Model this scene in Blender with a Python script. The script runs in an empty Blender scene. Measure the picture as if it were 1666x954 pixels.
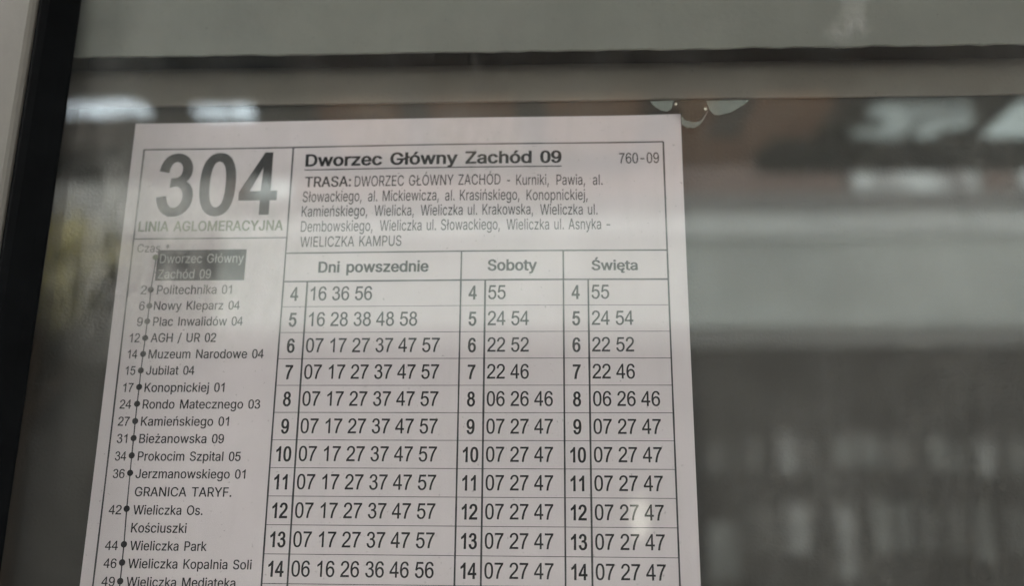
import bpy, bmesh, math, random, json
from mathutils import Vector, Matrix
from mathutils.geometry import delaunay_2d_cdt

random.seed(7)
R = math.radians
sc = bpy.context.scene
col = sc.collection

# ---------------------------------------------------------------- camera
cam = bpy.data.cameras.new('camera')
cam.sensor_fit = 'HORIZONTAL'
cam.sensor_width = 36.0
cam.lens = 31.33
cam.clip_start = 0.02
cam.clip_end = 500
cam.dof.use_dof = True
cam.dof.focus_distance = 0.306
cam.dof.aperture_fstop = 4.6
camo = bpy.data.objects.new('camera', cam)
col.objects.link(camo)
camo.matrix_world = (Matrix.Translation((0.16451, -0.31334, 1.60189))
                     @ Matrix.Rotation(R(90), 4, 'X') @ Matrix.Rotation(R(3.2104), 4, 'Y')
                     @ Matrix.Rotation(R(14.2451), 4, 'X') @ Matrix.Rotation(R(0.4268), 4, 'Z'))
sc.camera = camo

# ---------------------------------------------------------------- sky, sun, exposure
SUN_EL, SUN_AZ = R(42), R(20)          # sun behind the case, shining on the building across the street
w = bpy.data.worlds.new('World')
sc.world = w
w.use_nodes = True
sky = w.node_tree.nodes.new('ShaderNodeTexSky')
sky.sky_type = 'NISHITA'
sky.sun_disc = False
sky.sun_elevation = SUN_EL
sky.sun_rotation = SUN_AZ
sky.dust_density = 3.0
w.node_tree.links.new(sky.outputs[0], w.node_tree.nodes['Background'].inputs[0])
w.node_tree.nodes['Background'].inputs[1].default_value = 0.10
sun = bpy.data.lights.new('sun', 'SUN')
sun.energy = 1.2
sun.angle = R(14)
sun.color = (1.0, 0.965, 0.92)
suno = bpy.data.objects.new('sun', sun)
col.objects.link(suno)
sd = Vector((math.sin(SUN_AZ) * math.cos(SUN_EL), math.cos(SUN_AZ) * math.cos(SUN_EL), math.sin(SUN_EL)))
suno.rotation_euler = (-sd).to_track_quat('-Z', 'Y').to_euler()
suno.location = sd * 40
sc.view_settings.view_transform = 'Standard'
sc.view_settings.look = 'None'
sc.view_settings.gamma = 1
sc.view_settings.exposure = 2.83
sc.render.engine = 'CYCLES'
sc.cycles.use_denoising = True
sc.cycles.max_bounces = 10
sc.cycles.diffuse_bounces = 5
sc.cycles.transparent_max_bounces = 12


# ---------------------------------------------------------------- helpers
def tag(o, label=None, cat=None, group=None, kind=None):
    for k, v in (('label', label), ('category', cat), ('group', group), ('kind', kind)):
        if v:
            o[k] = v
    return o


def empty(name, loc, label, cat, group=None):
    o = bpy.data.objects.new(name, None)
    col.objects.link(o)
    o.location = loc
    o.empty_display_size = 0.05
    return tag(o, label, cat, group)


def base_of(o):
    v = Vector((0, 0, 0))
    while o:
        v += o.location
        o = o.parent
    return v


def obj(name, bm, m, parent=None):
    """One mesh object from a bmesh in world coordinates."""
    off = base_of(parent)
    for v in bm.verts:
        v.co -= off
    me = bpy.data.meshes.new(name)
    bm.to_mesh(me)
    bm.free()
    if m:
        me.materials.append(m)
    o = bpy.data.objects.new(name, me)
    col.objects.link(o)
    o.parent = parent
    return o


def box(bm, x0, x1, y0, y1, z0, z1):
    vs = [bm.verts.new(p) for p in ((x0, y0, z0), (x1, y0, z0), (x1, y1, z0), (x0, y1, z0),
                                    (x0, y0, z1), (x1, y0, z1), (x1, y1, z1), (x0, y1, z1))]
    fs = [bm.faces.new([vs[i] for i in q]) for q in ((3, 2, 1, 0), (4, 5, 6, 7), (0, 1, 5, 4), (1, 2, 6, 5), (2, 3, 7, 6), (3, 0, 4, 7))]
    return vs, fs


def boxes(*bs, bevel=0.0, seg=2):
    bm = bmesh.new()
    for b in bs:
        box(bm, *b)
    if bevel:
        bmesh.ops.bevel(bm, geom=bm.edges[:], offset=bevel, segments=seg, affect='EDGES', profile=0.5)
    return bm


def prism_x(prof, x0, x1, nx=1, jit=None):
    """Extrude a (y, z) outline along x."""
    bm = bmesh.new()
    rings = []
    for i in range(nx + 1):
        x = x0 + (x1 - x0) * i / nx
        rings.append([bm.verts.new((x, y + (jit(i, k)[0] if jit else 0), z + (jit(i, k)[1] if jit else 0))) for k, (y, z) in enumerate(prof)])
    n = len(prof)
    for a, b in zip(rings, rings[1:]):
        for k in range(n):
            bm.faces.new((a[k], a[(k + 1) % n], b[(k + 1) % n], b[k]))
    bm.faces.new(rings[0][::-1])
    bm.faces.new(rings[-1])
    bmesh.ops.recalc_face_normals(bm, faces=bm.faces[:])
    return bm


def mat(name, color, rough=0.6, var=0.0, scale=20.0, metallic=0.0, bump=0.0, bscale=200.0, detail=6.0, color2=None, spec=0.5, stretch=(1, 1, 1)):
    m = bpy.data.materials.new(name)
    m.use_nodes = True
    nt = m.node_tree
    b = nt.nodes['Principled BSDF']
    b.inputs['Base Color'].default_value = (*color, 1)
    b.inputs['Roughness'].default_value = rough
    b.inputs['Metallic'].default_value = metallic
    b.inputs['Specular IOR Level'].default_value = spec
    geo = nt.nodes.new('ShaderNodeNewGeometry')
    mp = nt.nodes.new('ShaderNodeMapping')
    mp.inputs['Scale'].default_value = stretch
    nt.links.new(geo.outputs['Position'], mp.inputs[0])
    if var or color2:
        n = nt.nodes.new('ShaderNodeTexNoise')
        n.inputs['Scale'].default_value = scale
        n.inputs['Detail'].default_value = detail
        n.inputs['Roughness'].default_value = 0.6
        nt.links.new(mp.outputs[0], n.inputs['Vector'])
        r = nt.nodes.new('ShaderNodeValToRGB')
        c2 = color2 or tuple(min(1, c * (1 + var)) for c in color)
        c1 = color if color2 else tuple(c * (1 - var) for c in color)
        r.color_ramp.elements[0].position = 0.32
        r.color_ramp.elements[1].position = 0.68
        r.color_ramp.elements[0].color = (*c1, 1)
        r.color_ramp.elements[1].color = (*c2, 1)
        nt.links.new(n.outputs['Fac'], r.inputs[0])
        nt.links.new(r.outputs[0], b.inputs['Base Color'])
    if bump:
        n2 = nt.nodes.new('ShaderNodeTexNoise')
        n2.inputs['Scale'].default_value = bscale
        n2.inputs['Detail'].default_value = 4
        nt.links.new(mp.outputs[0], n2.inputs['Vector'])
        bp = nt.nodes.new('ShaderNodeBump')
        bp.inputs['Strength'].default_value = bump
        bp.inputs['Distance'].default_value = 0.001
        nt.links.new(n2.outputs['Fac'], bp.inputs['Height'])
        nt.links.new(bp.outputs[0], b.inputs['Normal'])
    return m


def lamp_mat(name, color, strength, dim=0.5, scale=9.0, stretch=(1, 1, 1)):
    """A lit diffuser, unevenly bright."""
    m = bpy.data.materials.new(name)
    m.use_nodes = True
    nt = m.node_tree
    b = nt.nodes['Principled BSDF']
    b.inputs['Base Color'].default_value = (0.3, 0.31, 0.3, 1)
    b.inputs['Emission Color'].default_value = (*color, 1)
    geo = nt.nodes.new('ShaderNodeNewGeometry')
    mp = nt.nodes.new('ShaderNodeMapping')
    mp.inputs['Scale'].default_value = stretch
    n = nt.nodes.new('ShaderNodeTexNoise')
    n.inputs['Scale'].default_value = scale
    n.inputs['Detail'].default_value = 2
    mr = nt.nodes.new('ShaderNodeMapRange')
    mr.inputs['From Min'].default_value = 0.35
    mr.inputs['From Max'].default_value = 0.62
    mr.inputs['To Min'].default_value = strength * (1 - dim)
    mr.inputs['To Max'].default_value = strength
    nt.links.new(geo.outputs['Position'], mp.inputs[0])
    nt.links.new(mp.outputs[0], n.inputs['Vector'])
    nt.links.new(n.outputs['Fac'], mr.inputs['Value'])
    nt.links.new(mr.outputs[0], b.inputs['Emission Strength'])
    return m


def glass_mat():
    """Clear pane: Fresnel reflection over a clear, slightly green body, with faint dust and two wiped smears."""
    m = bpy.data.materials.new('pane_glass')
    m.use_nodes = True
    nt = m.node_tree
    N, L = nt.nodes, nt.links
    N.remove(N['Principled BSDF'])
    out = N['Material Output']
    geo = N.new('ShaderNodeNewGeometry')
    ior = N.new('ShaderNodeMapRange')          # a Fresnel node flips its index on back faces: undo that for a thin sheet
    ior.inputs['To Min'].default_value = 1.52
    ior.inputs['To Max'].default_value = 1 / 1.52
    L.new(geo.outputs['Backfacing'], ior.inputs['Value'])
    fr = N.new('ShaderNodeFresnel')
    L.new(ior.outputs[0], fr.inputs['IOR'])
    tr = N.new('ShaderNodeBsdfTransparent')
    tr.inputs[0].default_value = (0.955, 0.97, 0.96, 1)
    gl = N.new('ShaderNodeBsdfGlossy')
    gl.inputs['Roughness'].default_value = 0.012
    mx = N.new('ShaderNodeMixShader')
    L.new(fr.outputs[0], mx.inputs[0])
    L.new(tr.outputs[0], mx.inputs[1])
    L.new(gl.outputs[0], mx.inputs[2])

    def math_(op, a, b=None):
        n = N.new('ShaderNodeMath')
        n.operation = op
        n.use_clamp = op == 'MULTIPLY'
        for i, v in enumerate((a, b)):
            if v is None:
                continue
            if isinstance(v, (int, float)):
                n.inputs[i].default_value = v
            else:
                L.new(v, n.inputs[i])
        return n.outputs[0]

    def noise(scale, lo, hi, stretch=(1, 1, 1), detail=5):
        mp = N.new('ShaderNodeMapping')
        mp.inputs['Scale'].default_value = stretch
        L.new(geo.outputs['Position'], mp.inputs[0])
        n = N.new('ShaderNodeTexNoise')
        n.inputs['Scale'].default_value = scale
        n.inputs['Detail'].default_value = detail
        L.new(mp.outputs[0], n.inputs['Vector'])
        r = N.new('ShaderNodeMapRange')
        r.inputs['From Min'].default_value = lo
        r.inputs['From Max'].default_value = hi
        L.new(n.outputs['Fac'], r.inputs['Value'])
        return r.outputs[0]

    def smear_or_veil(cx, cz, sx, sz, rot=0.0):
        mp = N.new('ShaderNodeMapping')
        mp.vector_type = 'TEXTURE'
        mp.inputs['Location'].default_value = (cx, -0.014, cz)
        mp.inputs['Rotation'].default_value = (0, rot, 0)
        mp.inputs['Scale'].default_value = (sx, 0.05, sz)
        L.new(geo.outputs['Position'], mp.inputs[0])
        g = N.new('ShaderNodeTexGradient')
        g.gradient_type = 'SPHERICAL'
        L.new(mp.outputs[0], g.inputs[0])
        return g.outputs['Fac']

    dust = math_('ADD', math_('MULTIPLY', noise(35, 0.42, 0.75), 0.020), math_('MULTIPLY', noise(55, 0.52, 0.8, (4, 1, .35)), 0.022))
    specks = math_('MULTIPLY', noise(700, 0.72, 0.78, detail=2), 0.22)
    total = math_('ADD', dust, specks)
    for args, k in SMEARS_AND_VEIL:
        s = math_('MULTIPLY', smear_or_veil(*args), noise(110, 0.30, 0.72, (1.6, 1, 0.8)))
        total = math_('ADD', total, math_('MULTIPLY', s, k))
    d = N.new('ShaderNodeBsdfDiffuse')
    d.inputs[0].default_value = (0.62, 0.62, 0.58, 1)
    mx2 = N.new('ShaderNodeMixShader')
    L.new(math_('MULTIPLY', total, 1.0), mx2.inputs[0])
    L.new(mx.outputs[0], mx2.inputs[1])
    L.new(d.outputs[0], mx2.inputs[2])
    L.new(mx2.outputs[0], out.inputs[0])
    return m


def film_mat(name, color, alpha, rough=0.25):
    m = bpy.data.materials.new(name)
    m.use_nodes = True
    nt = m.node_tree
    b = nt.nodes['Principled BSDF']
    tr = nt.nodes.new('ShaderNodeBsdfTransparent')
    mx = nt.nodes.new('ShaderNodeMixShader')
    b.inputs['Base Color'].default_value = (*color, 1)
    b.inputs['Roughness'].default_value = rough
    mx.inputs[0].default_value = alpha
    nt.links.new(tr.outputs[0], mx.inputs[1])
    nt.links.new(b.outputs[0], mx.inputs[2])
    nt.links.new(mx.outputs[0], nt.nodes['Material Output'].inputs[0])
    return m


def tube(bm, pts, r0, r1=None, sides=8):
    r1 = r0 if r1 is None else r1
    rings = []
    for i, p in enumerate(pts):
        a, b = Vector(pts[max(0, i - 1)]), Vector(pts[min(len(pts) - 1, i + 1)])
        d = (b - a).normalized()
        u = d.orthogonal().normalized()
        v = d.cross(u)
        r = r0 + (r1 - r0) * i / max(1, len(pts) - 1)
        rings.append([bm.verts.new(Vector(p) + (u * math.cos(t) + v * math.sin(t)) * r) for t in [2 * math.pi * k / sides for k in range(sides)]])
    for a, b in zip(rings, rings[1:]):
        for k in range(sides):
            bm.faces.new((a[k], a[(k + 1) % sides], b[(k + 1) % sides], b[k]))
    bm.faces.new(rings[0][::-1])
    bm.faces.new(rings[-1])
    return bm


ADDED_LAMP = 16.0                               # brightness of the added, unseen long lamp over the case
SMEARS_AND_VEIL = [((0.2735, 1.790, 0.006, 0.022, R(8)), 0.26), ((0.270, 1.7765, 0.011, 0.007, R(-20)), 0.28),
          ((0.0, 1.745, 0.03, 0.10, 0.0), 0.06), ((0.026, 1.694, 0.062, 0.048, 0.0), 0.34), ((0.30, 1.70, 0.05, 0.09, R(25)), 0.05), ((0.25, 1.60, 0.03, 0.05, R(-15)), 0.05),  # the broad strong one is a reflection veil painted over the stop list
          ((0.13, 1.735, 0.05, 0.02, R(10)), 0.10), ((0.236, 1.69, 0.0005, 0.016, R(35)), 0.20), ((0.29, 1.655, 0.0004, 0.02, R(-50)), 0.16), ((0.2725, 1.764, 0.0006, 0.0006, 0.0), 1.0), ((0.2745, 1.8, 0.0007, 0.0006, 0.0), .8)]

# ================================================================ THE SETTING
m_pave = mat('paving_stone', (0.36, 0.35, 0.33), 0.85, 0.25, 3.0, bump=0.4, bscale=60)
m_road = mat('asphalt', (0.055, 0.055, 0.057), 0.85, 0.3, 8.0, bump=0.6, bscale=120)
m_kerb = mat('kerb_stone', (0.33, 0.32, 0.30), 0.8, 0.2, 5.0)
tag(obj('pavement', boxes((-40, 40, -4.6, 30, -0.3, 0.0)), m_pave), kind='structure')
tag(obj('kerb', boxes((-40, 40, -4.75, -4.603, -0.3, 0.004)), m_kerb), kind='structure')
tag(obj('road', boxes((-200, 200, -12, -4.753, -0.6, -0.13)), m_road), kind='structure')
tag(obj('pavement', boxes((-200, 200, -200, -12.003, -0.4, 0.0)), m_pave), kind='structure')

# the building across the street, seen only as a reflection in the glass
m_pale = mat('pale_render', (0.49, 0.555, 0.52), 0.8, 0.22, 0.55)
m_pale2 = mat('pale_coping', (0.58, 0.645, 0.62), 0.8, 0.16, 1.2)
m_darkstone = mat('dark_stone', (0.018, 0.017, 0.016), 0.7, 0.25, 2.0)
m_clad = mat('grey_cladding', (0.20, 0.215, 0.205), 0.6, 0.08, 1.5)
m_upper = mat('brown_cladding', (0.22, 0.17, 0.145), 0.7, 0.2, 0.8)
m_shop = [mat('shop_pane', c, 0.5, 0.45, 2.5, detail=2, stretch=(1.6, 1, .5)) for c in ((0.08, 0.085, 0.08), (0.15, 0.165, 0.155), (0.25, 0.27, 0.26))]
m_frame = mat('dark_window_frame', (0.03, 0.03, 0.03), 0.5)
m_litwin = lamp_mat('lit_window', (0.86, 1.0, 0.97), 0.6, 0.97, 1.7)
bld = empty('building', (0, -14, 0), 'pale building with dark ground floor across the street, reflected in the glass', 'building')
obj('ground_floor', boxes((-40, 40, -24, -14.0, 0, 4.30)), m_darkstone, bld)
obj('sill_course', boxes((-40, 40, -24, -13.94, 4.303, 4.62)), m_clad, bld)
obj('wall', boxes((-40, 40, -24, -13.9, 4.623, 6.10)), m_pale, bld)
obj('ivy_wall', boxes((-40, -5.6, -13.897, -13.80, 4.0, 6.247)), m_darkstone, bld)
obj('parapet', boxes((-5.597, 40, -24, -13.85, 6.103, 6.52)), m_pale2, bld)
obj('side_block', boxes((-40, -5.6, -24, -13.75, 6.25, 7.6)), mat('grey_render', (0.35, 0.375, 0.36), 0.8, 0.2, 0.8), bld)
obj('cladding_band', boxes((-5.597, 40, -24, -13.95, 6.523, 6.93)), m_clad, bld)
obj('upper_storey', boxes((-40, 40, -24, -14.0, 7.603, 11.5)), m_upper, bld)
obj('window_storey', boxes((-5.597, 40, -24, -14.0, 6.933, 7.6)), m_upper, bld)
obj('roof', boxes((-40.3, 40.3, -24.3, -13.6, 11.503, 11.8)), m_clad, bld)
for x0, x1 in ((-5.15, -4.45), (5.0, 7.1), (7.75, 9.6), (11.0, 12.6)):
    f = obj('window', boxes((x0 - .06, x0, -14.0, -13.93, 6.94, 7.72), (x1, x1 + .06, -14.0, -13.93, 6.94, 7.72), (x0, x1, -14.0, -13.93, 7.66, 7.72)), m_frame, bld)
    obj('pane', boxes((x0, x1, -13.997, -13.97, 6.94, 7.66)), m_litwin, f)
SHOP = [(2.4, 2.75, 2.3, 2.77, 0), (2.97, 3.24, 2.34, 2.85, 0), (3.54, 3.78, 2.31, 2.91, 2), (3.83, 4.04, 2.33, 2.84, 0), (4.39, 4.71, 2.45, 2.88, 1), (4.78, 5.07, 2.41, 2.9, 1), (5.15, 5.49, 2.33, 2.84, 0), (5.85, 6.07, 2.37, 2.86, 1), (6.15, 6.3, 2.32, 2.84, 1), (6.53, 6.77, 2.28, 2.84, 2), (6.95, 7.3, 2.32, 2.81, 0), (2.4, 2.83, 0.72, 1.56, 1), (2.98, 3.45, 1.09, 1.77, 0), (3.57, 3.91, 1.12, 1.83, 2), (4.34, 4.59, 0.75, 1.85, 2), (4.74, 4.76, 0.97, 1.81, 0), (4.9, 5.14, 1.15, 1.89, 1), (5.24, 5.42, 1.19, 1.89, 1), (5.57, 5.85, 1.16, 1.86, 0), (5.94, 6.22, 1.12, 1.82, 0), (6.41, 6.61, 1.03, 1.86, 1), (6.82, 7.19, 1.17, 1.79, 0)]
for x0, x1, z0, z1, k in SHOP:
    f = obj('shop_window', boxes((x0 - .03, x1 + .03, -13.998, -13.97, z0 - .03, z1 + .03)), m_frame, bld)
    obj('pane', boxes((x0, x1, -13.968, -13.95, z0, z1)), m_shop[k], f)
m_glare = lamp_mat('wall_lamp_glow', (1.0, 0.98, 0.78), 0.6, 0.2, 3)
obj('wall_lamp', boxes((1.28, 1.44, -13.995, -13.90, 1.35, 1.92)), m_glare, bld)  # added glowing box, stands in for a headlight's glare on the glass

# canopy over the stop
m_ceil = mat('canopy_ceiling', (0.20, 0.175, 0.145), 0.75, 0.12, 2.5)
m_soff = mat('soffit_board', (0.40, 0.36, 0.31), 0.75, 0.2, 4.0)
m_red = mat('red_brown_board', (0.95, 0.52, 0.34), 0.75, 0.3, 5.0)
m_steel = mat('dark_steel', (0.075, 0.082, 0.078), 0.55, 0.15, 6.0)
m_roof = mat('canopy_roof', (0.25, 0.25, 0.25), 0.6, 0.1, 2.0)
can = empty('canopy', (0.2, -1.2, 0), 'brown roof of the stop with a dark front beam, reflected in the glass', 'canopy')
obj('roof_panel', boxes((-6, 6.4, -3.22, 1.2, 3.203, 3.32)), m_roof, can)
obj('ceiling', boxes((-6, 6.4, -2.60, 1.2, 3.05, 3.2)), m_ceil, can)
for x0, x1 in ((-0.70, -0.42), (-0.30, 0.0), (0.12, 0.46), (0.60, 0.72), (0.86, 1.12)):
    obj('ceiling_board', boxes((x0, x1, -2.99, -2.62, 3.01, 3.2)), m_red, can)
obj('ceiling_board', boxes((0.52, 0.95, -3.21, -3.003, 3.03, 3.2)), m_red, can)
obj('front_beam', boxes((-6, 0.5, -3.22, -3.0, 2.99, 3.2), (0.97, 6.4, -3.22, -2.9, 2.99, 3.2), bevel=0.01), m_steel, can)
obj('soffit', boxes((-6, 6.4, -2.997, -2.603, 3.06, 3.2)), m_soff, can)
obj('end_panel', boxes((-5.9, -0.72, -2.59, 1.1, 3.0, 3.047)), m_steel, can)  # added dark panel, there to darken the reflected ceiling at the left
for x in (-5.4, 5.8):
    obj('column', boxes((x - .08, x + .08, 0.5, 0.66, 0, 3.05)), m_steel, can)
    obj('column', boxes((x - .08, x + .08, -3.0, -2.84, 0, 2.99)), m_steel, can)
m_lampA = lamp_mat('cool_diffuser', (0.80, 0.92, 1.0), 2.1, 0.92, 16, (3.0, .5, 1))
m_lampB = lamp_mat('mottled_diffuser', (0.84, 1.0, 0.96), 0.45, 0.6, 7)
m_lampD = lamp_mat('pale_diffuser', (0.84, 1.0, 0.97), 0.8, 0.5, 6)
for x0, x1, y0, y1, m, lab in ((-1.60, -1.29, -2.56, -2.47, m_lampA, 'bright cool white lamp, first of two reflected above the left corner of the timetable'),
                              (-1.12, -0.92, -2.60, -2.52, m_lampA, 'shorter cool white lamp reflected just above the timetable, beside the longer one'),
                              (1.25, 1.61, -2.82, -2.60, m_lampB, 'mottled pale lamp reflected right of the plastic clip'),
                              (1.735, 2.2, -2.86, -2.60, m_lampD, 'pale lamp reflected at the edge of the picture, beyond the mottled one')):
    l = empty('ceiling_lamp', ((x0 + x1) / 2, (y0 + y1) / 2, 3.2), lab, 'lamp', 'lamps under the canopy')
    obj('housing', boxes((x0 - .015, x1 + .015, y0 - .015, y1 + .015, 3.004, 3.19)), m_steel, l)
    if m is m_lampB:         # half-blocked diffuser: only parts of it shine
        obj('diffuser', boxes((1.25, 1.575, -2.69, -2.60, 2.985, 3.0), (1.335, 1.43, -2.87, -2.692, 2.985, 3.0), (1.47, 1.55, -2.85, -2.73, 2.985, 3.0), (1.552, 1.63, -2.78, -2.692, 2.985, 3.0), (1.25, 1.33, -2.84, -2.80, 2.985, 3.0)), m, l)
    else:
        obj('diffuser', boxes((x0, x1, y0, y1, 2.985, 3.0)), m, l)

m_added_lamp = lamp_mat('white_diffuser', (1.0, 0.97, 0.93), ADDED_LAMP, 0.1, 3)  # added lamp out of view, put in to light the case
l = empty('ceiling_lamp', (-1.9, -0.85, 3.2), 'long white lamp under the canopy that lights the case from the upper left', 'lamp', 'lamps under the canopy')
obj('housing', boxes((-2.52, -1.28, -0.945, -0.755, 3.004, 3.19)), m_steel, l)
obj('diffuser', boxes((-2.5, -1.3, -0.93, -0.77, 2.985, 3.0)), m_added_lamp, l)

# tree on the far pavement
m_leaf = mat('yellow_leaf', (0.42, 0.38, 0.06), 0.6, 0.3, 1.5)
m_bark = mat('bark', (0.07, 0.05, 0.035), 0.9, 0.3, 12)
tree = empty('tree', (-7.9, -12.7, 0), 'yellow-green tree reflected in the glass left of the timetable', 'tree')
bm = bmesh.new()
tube(bm, [(-7.9, -12.7, 0), (-7.95, -12.7, 2.0), (-7.85, -12.72, 4.2), (-7.9, -12.7, 5.2)], 0.13, 0.04)
for k in range(7):
    a = k * 0.9
    tube(bm, [(-7.9, -12.7, 2.9 + .25 * k), (-7.9 + .5 * math.cos(a), -12.7 + .4 * math.sin(a), 3.6 + .25 * k), (-7.9 + .9 * math.cos(a), -12.7 + .7 * math.sin(a), 4.0 + .25 * k)], 0.05, 0.015, 6)
obj('trunk', bm, m_bark, tree)
bm = bmesh.new()
clumps = [(Vector((-7.9 + random.uniform(-.8, .8), -12.7 + random.uniform(-.7, .7), 5.35 + random.uniform(-.6, .6))), random.uniform(.25, .45)) for _ in range(30)]
for c, r in clumps:
    for _ in range(110):
        p = c + Vector((random.gauss(0, 1), random.gauss(0, 1), random.gauss(0, .8))) * r * .6
        q = Matrix.Rotation(random.uniform(0, 6.28), 3, Vector((random.gauss(0, 1), random.gauss(0, 1), random.gauss(0, 1))).normalized())
        s = random.uniform(.05, .09)
        bm.faces.new([bm.verts.new(p + q @ Vector(t) * s) for t in ((-1, 0, 0), (0, -.5, .1), (1, 0, 0), (0, .5, .1))])
obj('crown', bm, m_leaf, tree)

# ================================================================ THE DISPLAY CASE
X0, X1, Z0, Z1 = -0.0317, 0.70, 0.95, 1.838       # daylight opening of the frame
m_alu = mat('painted_aluminium', (0.145, 0.137, 0.118), 0.42, 0.08, 30, bump=0.15, bscale=400)
m_rub = mat('black_rubber', (0.0035, 0.004, 0.0045), 0.8, 0.3, 60, spec=0.06)
m_board = mat('grey_back_board', (0.040, 0.036, 0.031), 0.7, 0.12, 45, bump=0.25, bscale=900)
m_strip = mat('grey_header_sheet', (0.205, 0.202, 0.184), 0.6, 0.12, 25, bump=0.15, bscale=500)
m_rail = mat('brown_grey_rail', (0.165, 0.143, 0.122), 0.55, 0.10, 30, bump=0.2, bscale=700)
m_gap_shade = mat('dark_gap', (0.010, 0.010, 0.011), 0.9)
case = empty('display_case', (0.334, 0.02, 0), 'glazed timetable case with beige metal frame, black seal and grey back board', 'display case')
fy0, fy1 = -0.026, 0.045
obj('frame_profile', boxes((X0 - .045, X0, fy0, fy1, Z0 - .05, Z1 + .05), bevel=0.0025, seg=3), m_alu, case)
obj('frame_profile', boxes((X1, X1 + .045, fy0, fy1, Z0 - .05, Z1 + .05), bevel=0.0025, seg=3), m_alu, case)
obj('frame_profile', boxes((X0 + .0005, X1 - .0005, fy0, fy1, Z1, Z1 + .05), bevel=0.0025, seg=3), m_alu, case)
obj('frame_profile', boxes((X0 + .0005, X1 - .0005, fy0, fy1, Z0 - .05, Z0), bevel=0.0025, seg=3), m_alu, case)
g = 0.0114                      # rubber seal: a sloping lip from the frame down to the glass


def lip(p0, p1, inx, inz):
    """Wedge along p0-p1 (x, z); (inx, inz) points into the opening."""
    bm = bmesh.new()
    prof = [(0, -.0163), (0, -.0243), (.0015, -.0250), (.004, -.0243), (g * .75, -.0192), (g * .96, -.0170), (g, -.0163)]
    rings = [[bm.verts.new((p[0] + inx * d * 1 + (0 if inx else mx * d), y, p[1] + inz * d + (0 if inz else mz * d))) for d, y in prof]
             for p, mx, mz in ((p0, 1, 1), (p1, -1, -1))]
    n = len(prof)
    for k in range(n):
        bm.faces.new((rings[0][k], rings[0][(k + 1) % n], rings[1][(k + 1) % n], rings[1][k]))
    bm.faces.new(rings[0])
    bm.faces.new(rings[1][::-1])
    bmesh.ops.recalc_face_normals(bm, faces=bm.faces[:])
    return bm


e = .0003
obj('seal', lip((X0 + e, Z0 + e), (X0 + e, Z1 - e), 1, 0), m_rub, case)
obj('seal', lip((X1 - e, Z0 + e), (X1 - e, Z1 - e), -1, 0), m_rub, case)
obj('seal', lip((X0 + e, Z0 + e), (X1 - e, Z0 + e), 0, 1), m_rub, case)
obj('seal', lip((X0 + e, Z1 - e), (X1 - e, Z1 - e), 0, -1), m_rub, case)
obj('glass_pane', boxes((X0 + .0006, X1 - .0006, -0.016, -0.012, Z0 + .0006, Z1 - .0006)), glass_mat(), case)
# header sheet: its lower edge is slightly ragged and not quite level
zs0, zs1 = 1.7746, 1.7717
NX = 150
jz = [random.gauss(0, 0.00016) for _ in range(NX + 1)]
slope = [(zs0 + (zs1 - zs0) * i / NX - zs0) * 1.9 for i in range(NX + 1)]
obj('header_sheet', prism_x([(-0.0108, zs0), (-0.0108, Z1 - .001), (-0.0096, Z1 - .001), (-0.0096, zs0)], X0 + .001, X1 - .001, NX,
                            lambda i, k: (0, (slope[i] + jz[i]) if k in (0, 3) else 0)), m_strip, case)
obj('gap', boxes((X0 + .001, X1 - .001, 0.0125, 0.0175, 1.745, Z1 - .001)), m_gap_shade, case)  # near-black box: the shade under the header sheet put into its colour
obj('back_board', boxes((X0 + .001, X1 - .001, 0.0, 0.012, Z0 + .001, 1.7610)), m_board, case)
zb, zt, rr, rz = 1.7578, 1.7772, 0.0075, 0.0125
prof = [(-0.0014, zb + .0003), (-0.0011, zb), (-0.0004, zb), (-0.0004, zt - .014), (0.0120, zt - .0135), (0.0120, zt)]
for k in range(13):
    t = R(90) * k / 12
    prof.append((-0.0014 + rr * (1 - math.sin(t)), zt - rz + rz * math.cos(t)))
n0 = len(prof)
bm = prism_x(prof, X0 + .001, X1 - .001, NX, lambda i, k: (0, slope[i] if k > 4 else slope[i] * .55 if k < 3 else 0))
obj('inner_rail', bm, m_rail, case)
obj('back_plate', boxes((X0 + .0005, X1 - .0005, 0.0185, 0.043, Z0 + .0005, Z1 - .0005)), m_alu, case)
for x in (0.03, 0.64):
    obj('post', boxes((x - .03, x + .03, 0.0455, 0.1055, 0.0, 1.9), bevel=0.004), m_steel, case)

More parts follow.
